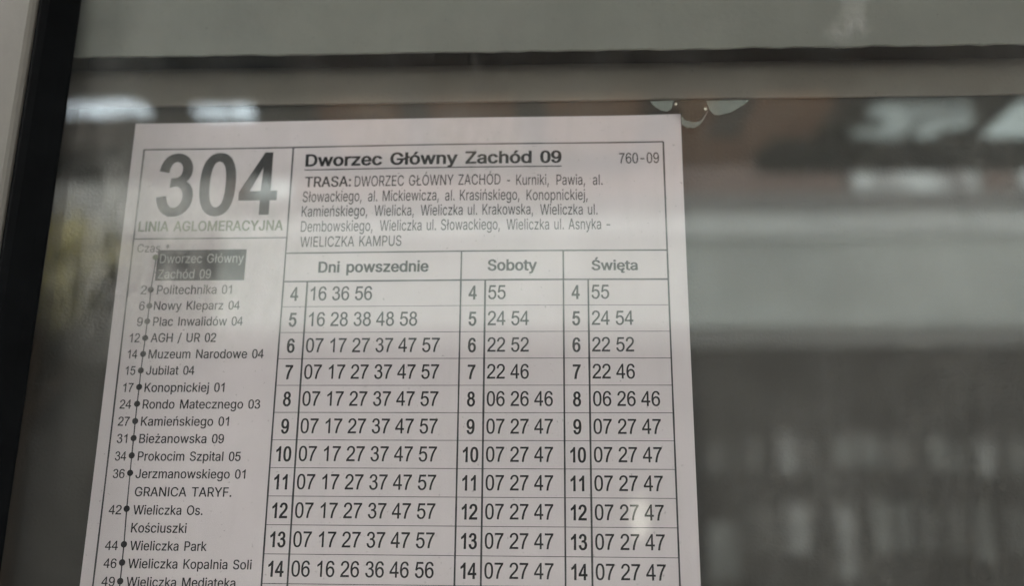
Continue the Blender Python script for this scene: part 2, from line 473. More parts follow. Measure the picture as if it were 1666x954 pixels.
# ================================================================ THE TIMETABLE
GLYPHS = json.loads('''{"*":[453,[[201,223,206,331,114,272,89,315,186,365,89,415,114,459,206,400,201,509,250,509,246,400,337,459,362,415,266,365,362,315,337,272,246,331,250,223]]],",":[188,[[38,-119,68,71,137,71,84,-119]]],"-":[453,[[337,244,337,188,114,188,114,244]]],".":[188,[[95,-4,83,-3,73,1,63,9,55,18,51,29,50,41,51,53,55,64,63,73,73,81,83,85,95,87,107,85,118,81,128,73,135,64,140,53,141,41,140,29,135,18,128,9,118,1,107,-3]]],"/":[249,[[235,533,71,-76,14,-76,178,533]]],"0":[395,[[30,251,32,307,38,356,48,396,62,430,81,459,103,481,130,498,161,508,195,511,222,509,246,504,267,495,287,482,304,466,318,447,331,425,341,400,350,371,356,338,360,298,361,251,359,195,353,147,343,106,329,73,310,44,288,21,261,5,231,-5,195,-9,150,-3,111,15,80,44,52,95,35,164],[94,251,97,177,107,121,123,84,144,61,168,47,195,43,223,47,247,61,268,84,284,121,294,177,297,251,294,325,284,381,268,418,247,441,222,455,195,459,168,455,145,443,126,423,108,383,97,326]]],"1":[395,[[265,0,202,0,202,398,186,384,166,370,143,355,120,342,98,331,77,323,77,383,111,401,141,421,169,443,193,466,211,489,225,511,265,511]]],"2":[395,[[358,60,358,0,22,0,22,15,24,29,29,43,39,66,53,89,70,111,92,134,119,160,152,188,201,230,238,266,264,296,280,322,290,347,293,371,290,395,281,416,266,434,247,448,224,457,197,459,169,456,145,447,125,432,110,412,101,387,98,357,33,364,42,408,58,444,83,473,115,494,154,507,199,511,244,507,283,493,315,470,338,441,353,408,357,370,356,350,352,329,345,310,335,290,321,269,303,248,280,223,248,193,207,158,174,130,150,109,135,94,125,83,116,71,108,60]]],"3":[395,[[30,134,92,143,101,111,113,85,129,66,147,53,168,45,192,43,220,46,245,56,266,73,283,95,293,120,297,149,294,176,284,200,269,220,248,235,224,245,197,248,184,247,170,245,153,241,160,296,191,298,219,304,242,316,260,332,270,354,274,380,271,402,264,421,251,437,234,450,214,457,191,460,168,457,147,450,130,437,116,419,105,396,99,368,36,379,47,418,64,450,88,477,117,496,151,507,189,511,216,509,242,503,266,493,288,480,305,464,320,444,330,423,336,402,338,379,336,357,330,337,320,319,307,302,289,288,268,276,296,266,319,252,338,232,352,209,360,181,363,150,358,108,342,70,315,37,279,12,238,-4,192,-9,150,-5,112,9,80,31,55,60,38,95]]],"4":[395,[[230,0,230,122,9,122,9,179,241,509,292,509,292,179,361,179,361,122,292,122,292,0],[230,179,230,409,70,179]]],"5":[395,[[30,133,95,139,102,110,113,86,129,67,148,53,169,45,193,43,222,46,247,58,269,77,287,102,297,132,301,167,297,200,287,228,271,251,249,269,222,279,192,282,173,281,154,276,137,269,122,259,110,247,99,233,41,241,90,502,343,502,343,442,140,442,112,306,144,323,176,334,209,337,251,332,288,317,321,291,347,258,362,218,367,173,363,129,349,89,327,53,290,19,246,-2,193,-9,150,-4,112,9,80,30,55,59,38,93]]],"6":[395,[[354,384,292,379,285,402,277,420,268,433,250,448,229,457,206,460,186,458,169,452,153,443,135,426,119,406,107,380,97,349,91,310,89,262,105,283,123,300,144,314,166,323,189,328,212,330,252,325,288,310,319,284,343,251,358,211,363,165,361,134,354,104,342,76,327,51,308,30,285,13,260,1,233,-6,203,-9,155,-2,112,17,76,49,49,95,32,158,27,238,33,328,51,399,81,453,117,485,159,505,209,511,247,507,280,496,308,477,330,452,345,421],[99,165,100,144,105,123,112,103,123,85,135,70,151,58,167,50,185,44,202,43,228,46,250,57,270,75,286,98,296,127,299,161,296,194,286,222,271,245,250,261,227,272,200,275,173,272,149,261,128,245,112,222,102,196]]],"7":[395,[[34,442,34,502,363,502,363,454,331,416,299,370,267,316,237,259,213,200,193,140,182,96,174,49,169,0,105,0,108,43,116,91,128,145,146,201,167,256,193,309,222,359,252,403,283,442]]],"8":[395,[[126,276,102,287,83,300,68,317,58,335,51,356,49,380,54,415,67,446,89,473,119,494,154,507,195,511,237,507,273,494,303,472,325,445,339,413,343,378,341,356,335,335,325,316,310,300,291,287,268,276,297,264,321,247,340,227,353,203,361,175,364,145,359,104,344,68,318,36,284,11,244,-4,197,-9,150,-4,109,11,75,36,49,68,34,105,29,147,32,179,40,206,54,230,73,250,97,266],[113,382,116,359,124,340,136,323,154,310,174,303,197,300,219,303,239,310,256,323,269,339,277,358,279,378,277,400,269,419,255,436,238,449,218,457,196,460,174,457,154,450,137,437,124,421,116,402],[93,147,94,129,99,112,106,95,116,80,128,67,143,56,160,49,178,44,197,43,225,46,250,56,271,72,287,92,297,117,300,145,297,173,287,198,270,219,249,236,224,246,195,249,167,246,143,236,122,220,106,199,96,174]]],"9":[395,[[39,118,99,123,106,98,115,77,128,62,144,51,162,45,183,43,202,44,219,49,234,56,247,66,259,77,269,91,278,108,286,127,293,151,298,176,301,201,302,227,302,230,302,234,302,240,288,221,271,205,251,191,228,181,205,175,180,173,140,178,105,193,73,218,49,252,34,292,30,339,35,387,50,429,75,464,108,490,146,506,190,511,222,508,252,499,280,484,306,464,326,439,343,408,355,370,362,322,364,265,362,204,355,152,343,110,327,74,306,45,280,22,251,5,218,-5,182,-9,145,-5,112,6,84,24,62,50,47,81],[295,342,292,376,282,404,266,428,246,445,223,456,197,459,171,456,146,444,125,425,107,400,97,371,94,337,97,307,107,280,123,258,144,241,168,231,195,228,223,231,246,241,267,258,282,281,292,309]]],":":[188,[[95,-4,83,-3,73,1,63,9,55,18,51,29,50,41,51,53,55,64,63,73,73,81,83,85,95,87,107,85,118,81,128,73,135,64,140,53,141,41,140,29,135,18,128,9,118,1,107,-3],[95,271,83,272,73,277,63,284,55,294,51,304,50,316,51,328,55,339,63,349,73,356,83,360,95,362,107,360,118,356,128,349,135,339,140,328,141,316,140,304,135,294,128,284,118,277,107,272]]],"A":[480,[[16,0,201,509,276,509,463,0,395,0,287,302,264,372,232,478,245,478,213,371,191,302,85,0],[110,142,110,199,370,199,370,142]]],"B":[456,[[60,0,60,509,241,509,274,507,304,501,329,491,350,477,367,461,381,442,390,421,396,398,398,374,397,353,393,336,387,320,378,307,368,295,356,286,343,278,329,272,315,264,331,260,347,254,363,245,378,234,391,220,402,203,411,184,416,161,418,136,416,111,410,88,400,67,386,48,368,31,344,18,317,8,284,2,247,0],[125,57,245,57,281,60,309,67,330,80,344,96,353,115,355,137,354,153,350,169,342,184,333,197,320,209,306,218,289,225,269,229,248,231,125,231],[125,285,238,285,273,290,288,296,302,304,314,314,323,326,330,340,335,355,336,372,333,393,326,412,313,429,294,442,270,449,240,452,125,452]]],"C":[510,[[267,-7,225,-3,186,7,150,25,119,49,92,79,70,115,53,157,44,203,40,254,44,305,53,352,70,393,92,429,119,459,150,484,186,501,225,512,267,516,317,511,340,504,362,496,383,485,402,471,419,456,435,438,448,418,459,397,467,373,473,348,408,348,404,365,389,395,380,407,369,418,357,428,344,437,330,444,300,453,267,456,237,453,209,445,184,432,161,414,141,391,125,364,113,332,106,295,103,254,106,213,113,177,125,145,141,117,161,94,184,76,210,63,237,56,267,53,300,56,330,65,344,72,369,90,380,102,389,114,397,128,404,144,408,160,473,160,467,135,459,112,448,91,435,71,420,53,402,38,383,24,363,13,341,5,317,-2,293,-6]]],"D":[502,[[219,0,96,0,96,57,215,57,254,60,288,68,318,81,343,99,363,122,379,149,390,181,397,216,399,255,397,294,390,329,379,361,364,388,344,410,320,428,291,441,258,449,221,452,93,452,93,509,225,509,273,505,315,495,353,478,385,455,412,426,433,391,449,351,458,306,462,255,458,205,449,159,433,119,411,83,384,54,351,31,312,14,268,3],[125,509,125,0,60,0,60,509]]],"E":[419,[[60,0,60,509,372,509,372,452,125,452,125,286,355,286,355,229,125,229,125,57,375,57,375,0]]],"F":[410,[[60,0,60,509,369,509,369,452,125,452,125,278,346,278,346,221,125,221,125,0]]],"G":[520,[[269,-7,225,-3,185,7,149,25,118,49,91,79,69,116,53,157,43,203,40,254,43,305,53,352,69,393,91,429,117,459,149,484,184,501,223,512,265,516,291,514,316,510,340,504,363,494,384,483,403,469,421,453,436,436,449,416,460,395,468,373,474,349,408,349,402,365,387,393,378,406,368,417,344,436,330,443,300,453,265,456,236,453,209,445,183,432,160,414,141,392,125,364,113,332,106,295,103,254,106,213,113,177,125,145,141,117,161,95,184,76,210,63,238,56,269,53,296,55,322,61,345,71,365,85,382,102,396,123,407,147,413,173,415,202,434,199,283,199,283,256,478,256,478,200,475,160,466,124,451,91,431,62,406,38,377,19,344,5,308,-4]]],"H":[517,[[60,0,60,509,125,509,125,289,392,289,392,509,457,509,457,0,392,0,392,232,125,232,125,0]]],"I":[190,[[62,0,62,509,127,509,127,0]]],"J":[396,[[185,-7,143,-2,106,11,75,33,52,63,38,100,33,145,33,173,98,173,98,145,100,117,108,93,122,74,139,61,160,53,185,50,209,53,230,61,248,74,261,93,269,117,272,145,272,509,336,509,336,145,332,100,318,63,294,33,263,11,227,-2]]],"K":[467,[[104,145,104,216,139,261,174,303,364,509,448,509,229,276],[60,0,60,509,125,509,125,334,124,225,125,193,125,0],[372,0,188,259,228,309,449,0]]],"L":[393,[[60,0,60,509,125,509,125,57,361,57,361,0]]],"M":[628,[[60,0,60,509,152,509,277,187,322,49,307,49,352,187,476,509,568,509,568,0,504,0,506,413,510,457,498,409,456,291,342,0,286,0,170,291,129,408,115,457,120,416,122,0]]],"N":[523,[[60,0,60,509,136,509,363,151,388,107,414,55,405,54,401,108,399,157,399,509,463,509,463,0,387,0,202,290,108,452,119,454,125,291,125,0]]],"O":[533,[[267,-7,225,-3,186,7,150,25,119,49,92,79,70,115,53,157,44,203,40,254,44,305,53,352,70,393,92,429,119,459,150,484,186,501,225,512,267,516,309,512,348,501,384,484,415,459,442,429,464,393,480,352,490,305,493,254,490,203,480,157,464,115,442,79,415,49,384,25,348,7,309,-3],[267,53,296,55,324,63,349,76,372,94,392,116,408,144,420,176,428,213,430,254,428,295,420,332,408,365,392,392,372,415,349,433,324,446,296,453,267,456,237,453,210,445,184,433,161,415,142,392,125,364,113,332,106,295,103,254,106,213,113,176,125,144,142,117,161,94,184,76,210,63,237,55]]],"P":[445,[[60,0,60,509,235,509,272,506,305,499,332,487,356,471,375,452,390,430,400,404,407,377,409,348,407,318,400,291,390,265,375,243,356,223,332,207,305,195,272,188,235,186,109,186,109,242,233,242,257,244,279,248,297,256,312,266,324,279,333,294,339,310,343,328,344,348,343,367,339,385,333,402,324,416,312,428,297,439,279,446,257,451,232,452,125,452,125,0]]],"R":[449,[[60,0,60,509,236,509,273,506,305,500,333,489,356,473,376,455,390,433,401,408,407,381,409,352,407,323,401,296,390,271,376,250,356,232,333,217,305,206,273,200,236,198,96,198,96,255,234,255,258,256,280,260,298,267,313,276,325,287,334,300,340,316,344,333,345,352,344,371,340,389,334,405,325,419,313,430,298,440,279,446,258,451,233,452,125,452,125,0],[353,0,230,229,303,229,428,0]]],"S":[447,[[224,-9,188,-7,156,-1,128,9,102,23,81,40,64,60,51,83,42,109,38,137,104,137,108,118,114,102,123,88,136,76,150,66,166,59,185,53,204,50,224,49,246,50,267,54,286,60,303,69,317,79,329,92,338,106,344,122,346,139,344,154,340,168,332,179,322,189,296,205,245,222,184,239,145,253,112,269,86,289,67,313,56,341,52,372,54,400,62,425,75,448,92,468,113,484,138,498,165,508,195,514,227,516,259,514,289,508,316,498,340,484,360,468,377,449,390,427,398,403,401,378,337,378,332,402,320,421,302,437,280,449,254,456,225,459,204,457,185,454,167,448,152,440,139,430,129,418,121,405,117,391,115,376,117,359,122,345,131,334,142,324,155,315,169,308,212,293,264,279,312,264,344,248,359,238,372,226,384,213,395,198,402,180,407,161,408,139,406,112,399,87,386,64,370,43,349,25,323,11,294,0,261,-7]]],"T":[449,[[32,452,32,509,417,509,417,452,257,452,257,0,193,0,193,452]]],"U":[517,[[259,-8,220,-6,186,2,154,15,126,33,103,55,85,80,71,108,63,140,60,173,60,509,124,509,124,178,126,155,132,133,141,113,153,95,169,80,187,68,208,59,232,53,259,52,285,53,309,59,331,68,349,80,364,95,377,113,385,133,391,155,393,178,393,509,457,509,457,173,454,140,446,108,433,80,414,55,391,33,363,15,332,2,297,-6]]],"W":[686,[[155,0,16,509,82,509,163,196,187,94,193,40,200,94,211,145,306,509,380,509,462,196,486,94,497,40,488,40,510,145,603,509,670,509,530,0,455,0,368,323,351,391,336,475,350,475,335,395,318,323,230,0]]],"Y":[472,[[203,0,203,208,16,509,91,509,192,344,222,292,250,230,224,230,251,293,280,344,381,509,455,509,268,208,268,0]]],"Z":[438,[[42,0,42,46,273,385,306,431,341,476,348,454,285,452,40,452,40,509,397,509,397,462,169,129,134,81,97,33,90,54,152,57,399,57,399,0]]],"a":[389,[[160,-9,137,-7,115,-3,94,5,76,15,60,29,48,45,38,63,32,84,30,108,32,128,36,146,43,161,53,174,64,184,78,193,92,200,108,206,125,211,178,220,247,229,261,233,272,243,276,256,275,272,272,285,267,297,260,307,251,315,240,322,227,327,212,330,196,331,178,330,163,327,149,322,137,316,127,309,118,301,110,292,104,283,100,274,41,291,51,313,64,331,79,346,95,358,114,368,133,375,153,380,173,383,194,384,239,379,255,375,271,369,286,360,300,350,312,336,322,320,330,301,335,278,337,251,337,0,277,0,274,52,252,25,242,16,229,8,215,1,199,-4,181,-7],[170,45,192,47,211,51,228,59,242,68,254,80,263,93,270,108,274,122,276,138,276,190,259,182,231,176,175,168,134,159,112,147,103,139,97,130,93,118,92,105,93,93,96,82,102,72,109,64,119,57,130,52,142,48]]],"b":[424,[[229,-8,208,-7,189,-3,172,4,159,12,147,21,115,59,112,0,53,0,53,509,114,509,116,319,137,346,171,373,188,379,207,383,229,384,259,382,287,374,313,361,335,342,354,320,370,293,381,261,388,227,390,189,388,151,381,116,370,84,355,57,336,34,313,16,288,3,260,-6],[220,47,242,49,262,55,279,66,294,80,306,97,316,117,323,139,327,163,328,189,327,215,323,239,316,261,307,281,295,298,280,311,262,322,243,328,220,330,198,328,178,322,161,312,147,299,134,282,125,263,118,241,114,216,113,189,114,162,118,138,125,115,135,95,147,78,162,65,179,55,198,49]]],"c":[396,[[207,-8,174,-5,144,3,117,16,93,35,72,58,56,85,44,116,37,150,34,187,37,225,44,260,56,291,72,318,93,341,117,360,144,374,174,382,207,384,226,384,260,377,276,371,291,364,305,356,318,346,330,335,340,322,349,308,356,293,362,277,303,262,290,289,270,311,242,325,207,330,184,328,163,321,145,310,130,296,118,278,108,258,102,236,98,212,96,187,98,163,102,139,108,117,118,97,130,80,145,66,163,55,184,49,207,46,243,52,271,66,292,89,304,117,363,102,350,70,341,56,331,43,306,21,292,12,277,5,261,-1,244,-5]]],"d":[424,[[195,-8,165,-6,137,3,111,16,89,34,70,57,55,84,43,116,36,151,34,189,36,227,43,261,55,293,70,320,89,342,112,361,137,374,165,382,196,384,218,383,237,379,253,373,267,364,278,355,287,346,308,319,311,509,372,509,372,0,313,0,310,59,287,31,277,21,266,12,252,4,236,-3,217,-7],[205,47,226,49,246,55,263,65,278,78,290,95,299,115,306,138,310,162,312,189,310,216,306,241,300,263,290,282,278,299,263,312,246,322,227,328,205,330,182,328,162,322,145,311,130,298,118,281,108,261,102,239,98,215,96,189,98,163,102,139,109,117,118,97,130,80,145,66,162,55,182,49]]],"e":[404,[[212,-8,177,-5,145,3,117,16,92,35,72,58,56,85,44,116,37,150,34,187,36,224,44,258,55,290,71,317,91,340,115,359,142,373,172,382,205,384,226,383,246,380,266,374,285,366,303,355,319,341,334,324,347,305,357,282,365,256,370,227,371,169,75,169,75,221,338,221,310,202,308,226,304,248,298,269,288,286,277,301,263,314,246,323,227,328,205,330,183,328,164,323,146,313,131,301,119,286,109,270,102,251,97,231,96,211,96,178,98,151,102,127,110,106,121,88,135,73,151,61,169,53,190,48,212,46,241,49,254,53,265,58,276,65,294,82,306,105,365,91,358,72,348,55,335,39,320,26,302,14,283,4,261,-3,237,-7]]],"g":[425,[[207,-151,180,-149,156,-146,134,-140,114,-132,97,-122,82,-110,59,-84,51,-69,101,-41,122,-66,131,-74,142,-82,154,-88,169,-93,187,-96,207,-97,236,-95,261,-87,282,-75,298,-58,308,-34,311,-6,308,68,287,41,266,23,252,16,236,10,217,6,195,5,165,7,138,14,113,27,90,43,71,65,55,90,43,120,36,154,34,191,36,229,43,263,55,293,71,320,90,342,112,361,138,374,166,382,196,384,218,383,237,379,253,373,267,365,279,356,310,319,313,379,372,379,372,-9,370,-40,363,-67,350,-90,334,-109,314,-124,291,-136,265,-144,237,-149],[205,59,227,61,246,66,264,75,278,87,290,103,300,121,307,142,311,166,312,193,311,219,307,242,300,264,291,283,279,299,264,312,247,322,227,328,205,330,182,328,163,322,145,312,130,298,118,282,109,262,102,241,98,218,96,193,98,167,102,144,109,123,118,104,131,88,145,76,163,66,183,61]]],"h":[410,[[114,227,114,0,53,0,53,509,114,509,117,312,132,344,152,362,175,374,200,382,227,384,252,383,275,377,295,369,313,356,328,340,341,321,350,298,355,271,357,240,357,0,296,0,296,235,293,263,286,286,273,304,256,318,235,326,210,329,192,328,176,324,161,317,147,308,136,297,126,283,119,266,115,248]]],"i":[167,[[53,0,53,379,114,379,114,0],[84,443,73,444,63,448,54,455,47,463,43,472,41,483,43,494,47,504,54,512,63,518,73,522,84,524,95,522,105,518,114,512,121,504,125,494,126,483,125,472,121,463,114,455,105,448,95,444]]],"j":[167,[[53,379,114,379,114,-30,112,-52,108,-72,102,-90,92,-106,80,-119,65,-129,47,-137,27,-141,4,-143,-10,-143,-10,-87,2,-87,18,-85,31,-80,40,-72,47,-61,51,-46,53,-29],[83,443,72,444,62,448,53,455,47,463,42,472,41,483,42,494,47,504,53,512,62,518,72,522,83,524,95,522,105,518,114,512,120,504,125,494,126,483,125,472,120,463,114,455,105,448,95,444]]],"k":[381,[[110,137,110,212,121,212,284,379,360,379,180,199],[53,0,53,509,114,509,114,0],[294,0,148,186,191,229,372,0]]],"l":[186,[[62,0,62,509,124,509,124,0]]],"m":[610,[[53,0,53,379,112,379,112,318,122,331,132,346,144,358,158,368,172,376,187,382,203,385,219,386,245,383,268,375,287,361,303,342,314,320,319,306,326,329,337,343,350,356,364,366,381,375,398,381,417,385,437,386,458,385,478,380,497,372,514,361,529,346,541,328,550,307,555,283,557,255,557,0,496,0,496,254,493,279,485,298,473,313,456,323,438,329,419,330,402,329,387,326,374,320,363,312,353,302,345,290,340,277,336,263,335,247,335,0,274,0,274,260,272,280,265,297,253,311,238,322,220,328,199,330,185,329,171,326,158,320,145,312,135,302,126,289,119,274,115,257,114,238,114,0]]],"n":[410,[[114,227,114,0,53,0,53,379,112,379,112,312,132,344,152,362,175,374,200,382,227,384,252,383,275,377,295,369,313,356,328,340,341,321,350,298,355,271,357,240,357,0,296,0,296,235,293,263,286,286,273,304,256,318,235,326,210,329,192,328,176,324,161,317,147,308,136,297,126,283,119,266,115,248]]],"o":[415,[[207,-8,174,-5,144,3,117,16,93,35,72,58,56,85,44,116,37,150,34,187,37,225,44,260,56,291,72,318,93,341,117,360,144,374,174,382,207,384,241,382,271,374,299,360,323,341,343,318,359,291,371,260,379,225,381,187,379,150,371,116,359,85,343,58,323,35,299,16,271,3,241,-5],[207,46,231,49,252,55,270,66,285,80,298,97,307,117,314,139,318,163,319,187,318,212,314,236,307,258,298,278,285,296,270,310,252,321,231,328,207,330,184,328,163,321,145,310,130,296,118,278,108,258,102,236,98,212,96,187,98,163,102,139,108,117,118,97,130,80,145,66,163,55,184,49]]],"p":[424,[[53,-143,53,379,112,379,115,319,137,346,171,373,188,379,207,383,229,384,259,382,287,374,313,361,335,342,354,320,370,293,381,261,388,227,390,189,388,151,381,116,370,84,355,57,336,34,313,16,288,3,260,-6,229,-8,208,-7,189,-3,173,4,159,12,147,21,138,31,116,59,114,-143],[220,47,242,49,262,55,279,66,294,80,306,97,316,117,323,139,327,163,328,189,327,215,323,239,316,261,307,281,295,298,280,311,262,322,243,328,220,330,198,328,178,322,161,312,147,299,134,282,125,263,118,241,114,216,113,189,114,162,118,138,125,115,135,95,147,78,162,65,179,55,198,49]]],"r":[259,[[53,0,53,379,112,379,113,321,124,339,137,354,152,367,171,377,191,383,213,385,243,384,243,322,207,326,174,321,159,315,146,306,135,296,126,284,119,269,115,254,114,237,114,0]]],"s":[365,[[182,-8,157,-7,133,-3,112,3,93,12,76,24,62,38,50,54,41,73,36,94,94,107,101,87,111,72,124,60,141,52,160,47,181,45,206,47,227,53,244,62,258,74,265,88,268,103,266,115,262,126,254,136,243,144,229,150,212,155,149,170,118,180,92,192,72,208,58,227,50,249,47,274,49,295,55,314,65,332,79,347,95,360,115,370,137,378,161,383,187,384,212,383,234,379,254,372,271,363,286,352,299,339,309,324,318,308,324,290,268,277,262,291,254,304,243,316,228,325,210,331,187,333,166,331,147,326,131,317,119,305,111,292,109,277,110,264,115,253,124,243,136,235,152,229,172,223,229,209,261,200,287,187,306,171,320,153,328,131,331,107,329,85,323,65,312,47,298,31,281,18,260,6,236,-2,210,-7]]],"t":[227,[[204,379,204,327,6,327,6,379],[65,471,126,471,126,98,127,83,130,70,136,61,144,55,156,51,170,50,185,51,202,54,213,2,192,-3,168,-4,138,-1,113,7,92,21,77,41,68,64,65,93]]],"u":[410,[[182,-5,158,-3,135,2,115,11,97,23,82,39,69,59,60,82,54,109,53,139,53,379,114,379,114,144,116,117,124,94,137,75,154,61,175,53,200,50,218,51,234,55,249,62,263,71,274,83,283,97,290,113,295,132,296,153,296,379,357,379,357,0,298,0,297,70,277,35,257,17,234,5,209,-3]]],"w":[567,[[138,0,23,379,87,379,154,137,175,41,165,41,186,135,206,214,252,379,316,379,362,214,382,136,402,41,391,41,413,135,434,214,480,379,545,379,429,0,368,0,319,172,277,338,291,338,263,225,199,0]]],"y":[389,[[47,-139,61,-86,94,-90,104,-89,113,-86,122,-81,130,-74,138,-64,145,-51,163,-1,17,379,84,379,165,155,187,87,206,21,184,21,202,87,224,155,305,379,371,379,204,-58,196,-77,187,-93,177,-107,165,-119,153,-128,139,-136,125,-141,109,-144,91,-145,65,-143]]],"z":[380,[[42,0,42,46,254,321,48,323,48,379,333,379,333,331,126,58,339,56,339,0]]],"Ó":[533,[[267,-7,225,-3,186,7,150,25,119,49,92,79,70,115,53,157,44,203,40,254,44,305,53,352,70,393,92,429,119,459,150,484,186,501,225,512,267,516,309,512,348,501,384,484,415,459,442,429,464,393,480,352,490,305,493,254,490,203,480,157,464,115,442,79,415,49,384,25,348,7,309,-3],[267,53,296,55,324,63,349,76,372,94,392,116,408,144,420,176,428,213,430,254,428,295,420,332,408,365,392,392,372,415,349,433,324,446,296,453,267,456,237,453,210,445,184,433,161,415,142,392,125,364,113,332,106,295,103,254,106,213,113,176,125,144,142,117,161,94,184,76,210,63,237,55],[240,558,288,659,356,659,290,558]]],"ó":[415,[[207,-8,174,-5,144,3,117,16,93,35,72,58,56,85,44,116,37,150,34,187,37,225,44,260,56,291,72,318,93,341,117,360,144,374,174,382,207,384,241,382,271,374,299,360,323,341,343,318,359,291,371,260,379,225,381,187,379,150,371,116,359,85,343,58,323,35,299,16,271,3,241,-5],[207,46,231,49,252,55,270,66,285,80,298,97,307,117,314,139,318,163,319,187,318,212,314,236,307,258,298,278,285,296,270,310,252,321,231,328,207,330,184,328,163,321,145,310,130,296,118,278,108,258,102,236,98,212,96,187,98,163,102,139,108,117,118,97,130,80,145,66,163,55,184,49],[181,429,228,529,297,529,231,429]]],"ę":[404,[[212,-8,177,-5,145,3,117,16,92,35,72,58,56,85,44,116,37,150,34,187,36,224,44,258,55,290,71,317,91,340,115,359,142,373,172,382,205,384,226,383,246,380,266,374,285,366,303,355,319,341,334,324,347,305,357,282,365,256,370,227,371,169,75,169,75,221,338,221,310,202,308,226,304,248,298,269,288,286,277,301,263,314,246,323,227,328,205,330,183,328,164,323,146,313,131,301,119,286,109,270,102,251,97,231,96,211,96,178,98,151,102,127,110,106,121,88,135,73,151,61,169,53,190,48,212,46,241,49,254,53,265,58,276,65,294,82,306,105,365,91,358,72,348,55,335,39,320,26,302,14,283,4,261,-3,237,-7],[299,-148,278,-146,259,-141,243,-131,230,-118,222,-102,220,-82,223,-58,234,-33,249,-9,269,17,365,91,351,54,342,38,290,-39,285,-50,282,-60,281,-74,286,-87,297,-95,310,-97,327,-94,341,-88,358,-133,334,-143]]],"Ł":[413,[[81,0,81,509,145,509,145,57,382,57,382,0],[16,173,16,237,270,384,270,319]]],"ł":[200,[[70,0,70,509,132,509,132,0],[8,205,8,262,194,352,194,295]]],"ń":[410,[[114,227,114,0,53,0,53,379,112,379,112,312,132,344,152,362,175,374,200,382,227,384,252,383,275,377,295,369,313,356,328,340,341,321,350,298,355,271,357,240,357,0,296,0,296,235,293,263,286,286,273,304,256,318,235,326,210,329,192,328,176,324,161,317,147,308,136,297,126,283,119,266,115,248],[178,429,226,529,294,529,228,429]]],"Ś":[447,[[224,-9,188,-7,156,-1,128,9,102,23,81,40,64,60,51,83,42,109,38,137,104,137,108,118,114,102,123,88,136,76,150,66,166,59,185,53,204,50,224,49,246,50,267,54,286,60,303,69,317,79,329,92,338,106,344,122,346,139,344,154,340,168,332,179,322,189,296,205,245,222,184,239,145,253,112,269,86,289,67,313,56,341,52,372,54,400,62,425,75,448,92,468,113,484,138,498,165,508,195,514,227,516,259,514,289,508,316,498,340,484,360,468,377,449,390,427,398,403,401,378,337,378,332,402,320,421,302,437,280,449,254,456,225,459,204,457,185,454,167,448,152,440,139,430,129,418,121,405,117,391,115,376,117,359,122,345,131,334,142,324,155,315,169,308,212,293,264,279,312,264,344,248,359,238,372,226,384,213,395,198,402,180,407,161,408,139,406,112,399,87,386,64,370,43,349,25,323,11,294,0,261,-7],[196,558,244,659,312,659,246,558]]],"ś":[365,[[182,-8,157,-7,133,-3,112,3,93,12,76,24,62,38,50,54,41,73,36,94,94,107,101,87,111,72,124,60,141,52,160,47,181,45,206,47,227,53,244,62,258,74,265,88,268,103,266,115,262,126,254,136,243,144,229,150,212,155,149,170,118,180,92,192,72,208,58,227,50,249,47,274,49,295,55,314,65,332,79,347,95,360,115,370,137,378,161,383,187,384,212,383,234,379,254,372,271,363,286,352,299,339,309,324,318,308,324,290,268,277,262,291,254,304,243,316,228,325,210,331,187,333,166,331,147,326,131,317,119,305,111,292,109,277,110,264,115,253,124,243,136,235,152,229,172,223,229,209,261,200,287,187,306,171,320,153,328,131,331,107,329,85,323,65,312,47,298,31,281,18,260,6,236,-2,210,-7],[159,429,207,529,276,529,210,429]]],"ż":[380,[[42,0,42,46,254,321,48,323,48,379,333,379,333,331,126,58,339,56,339,0],[187,443,176,444,166,448,157,455,150,463,146,472,144,483,146,494,150,504,157,512,166,518,176,522,187,524,198,522,208,518,217,512,224,504,228,494,229,483,228,472,224,463,217,455,208,448,198,444]]]}''')
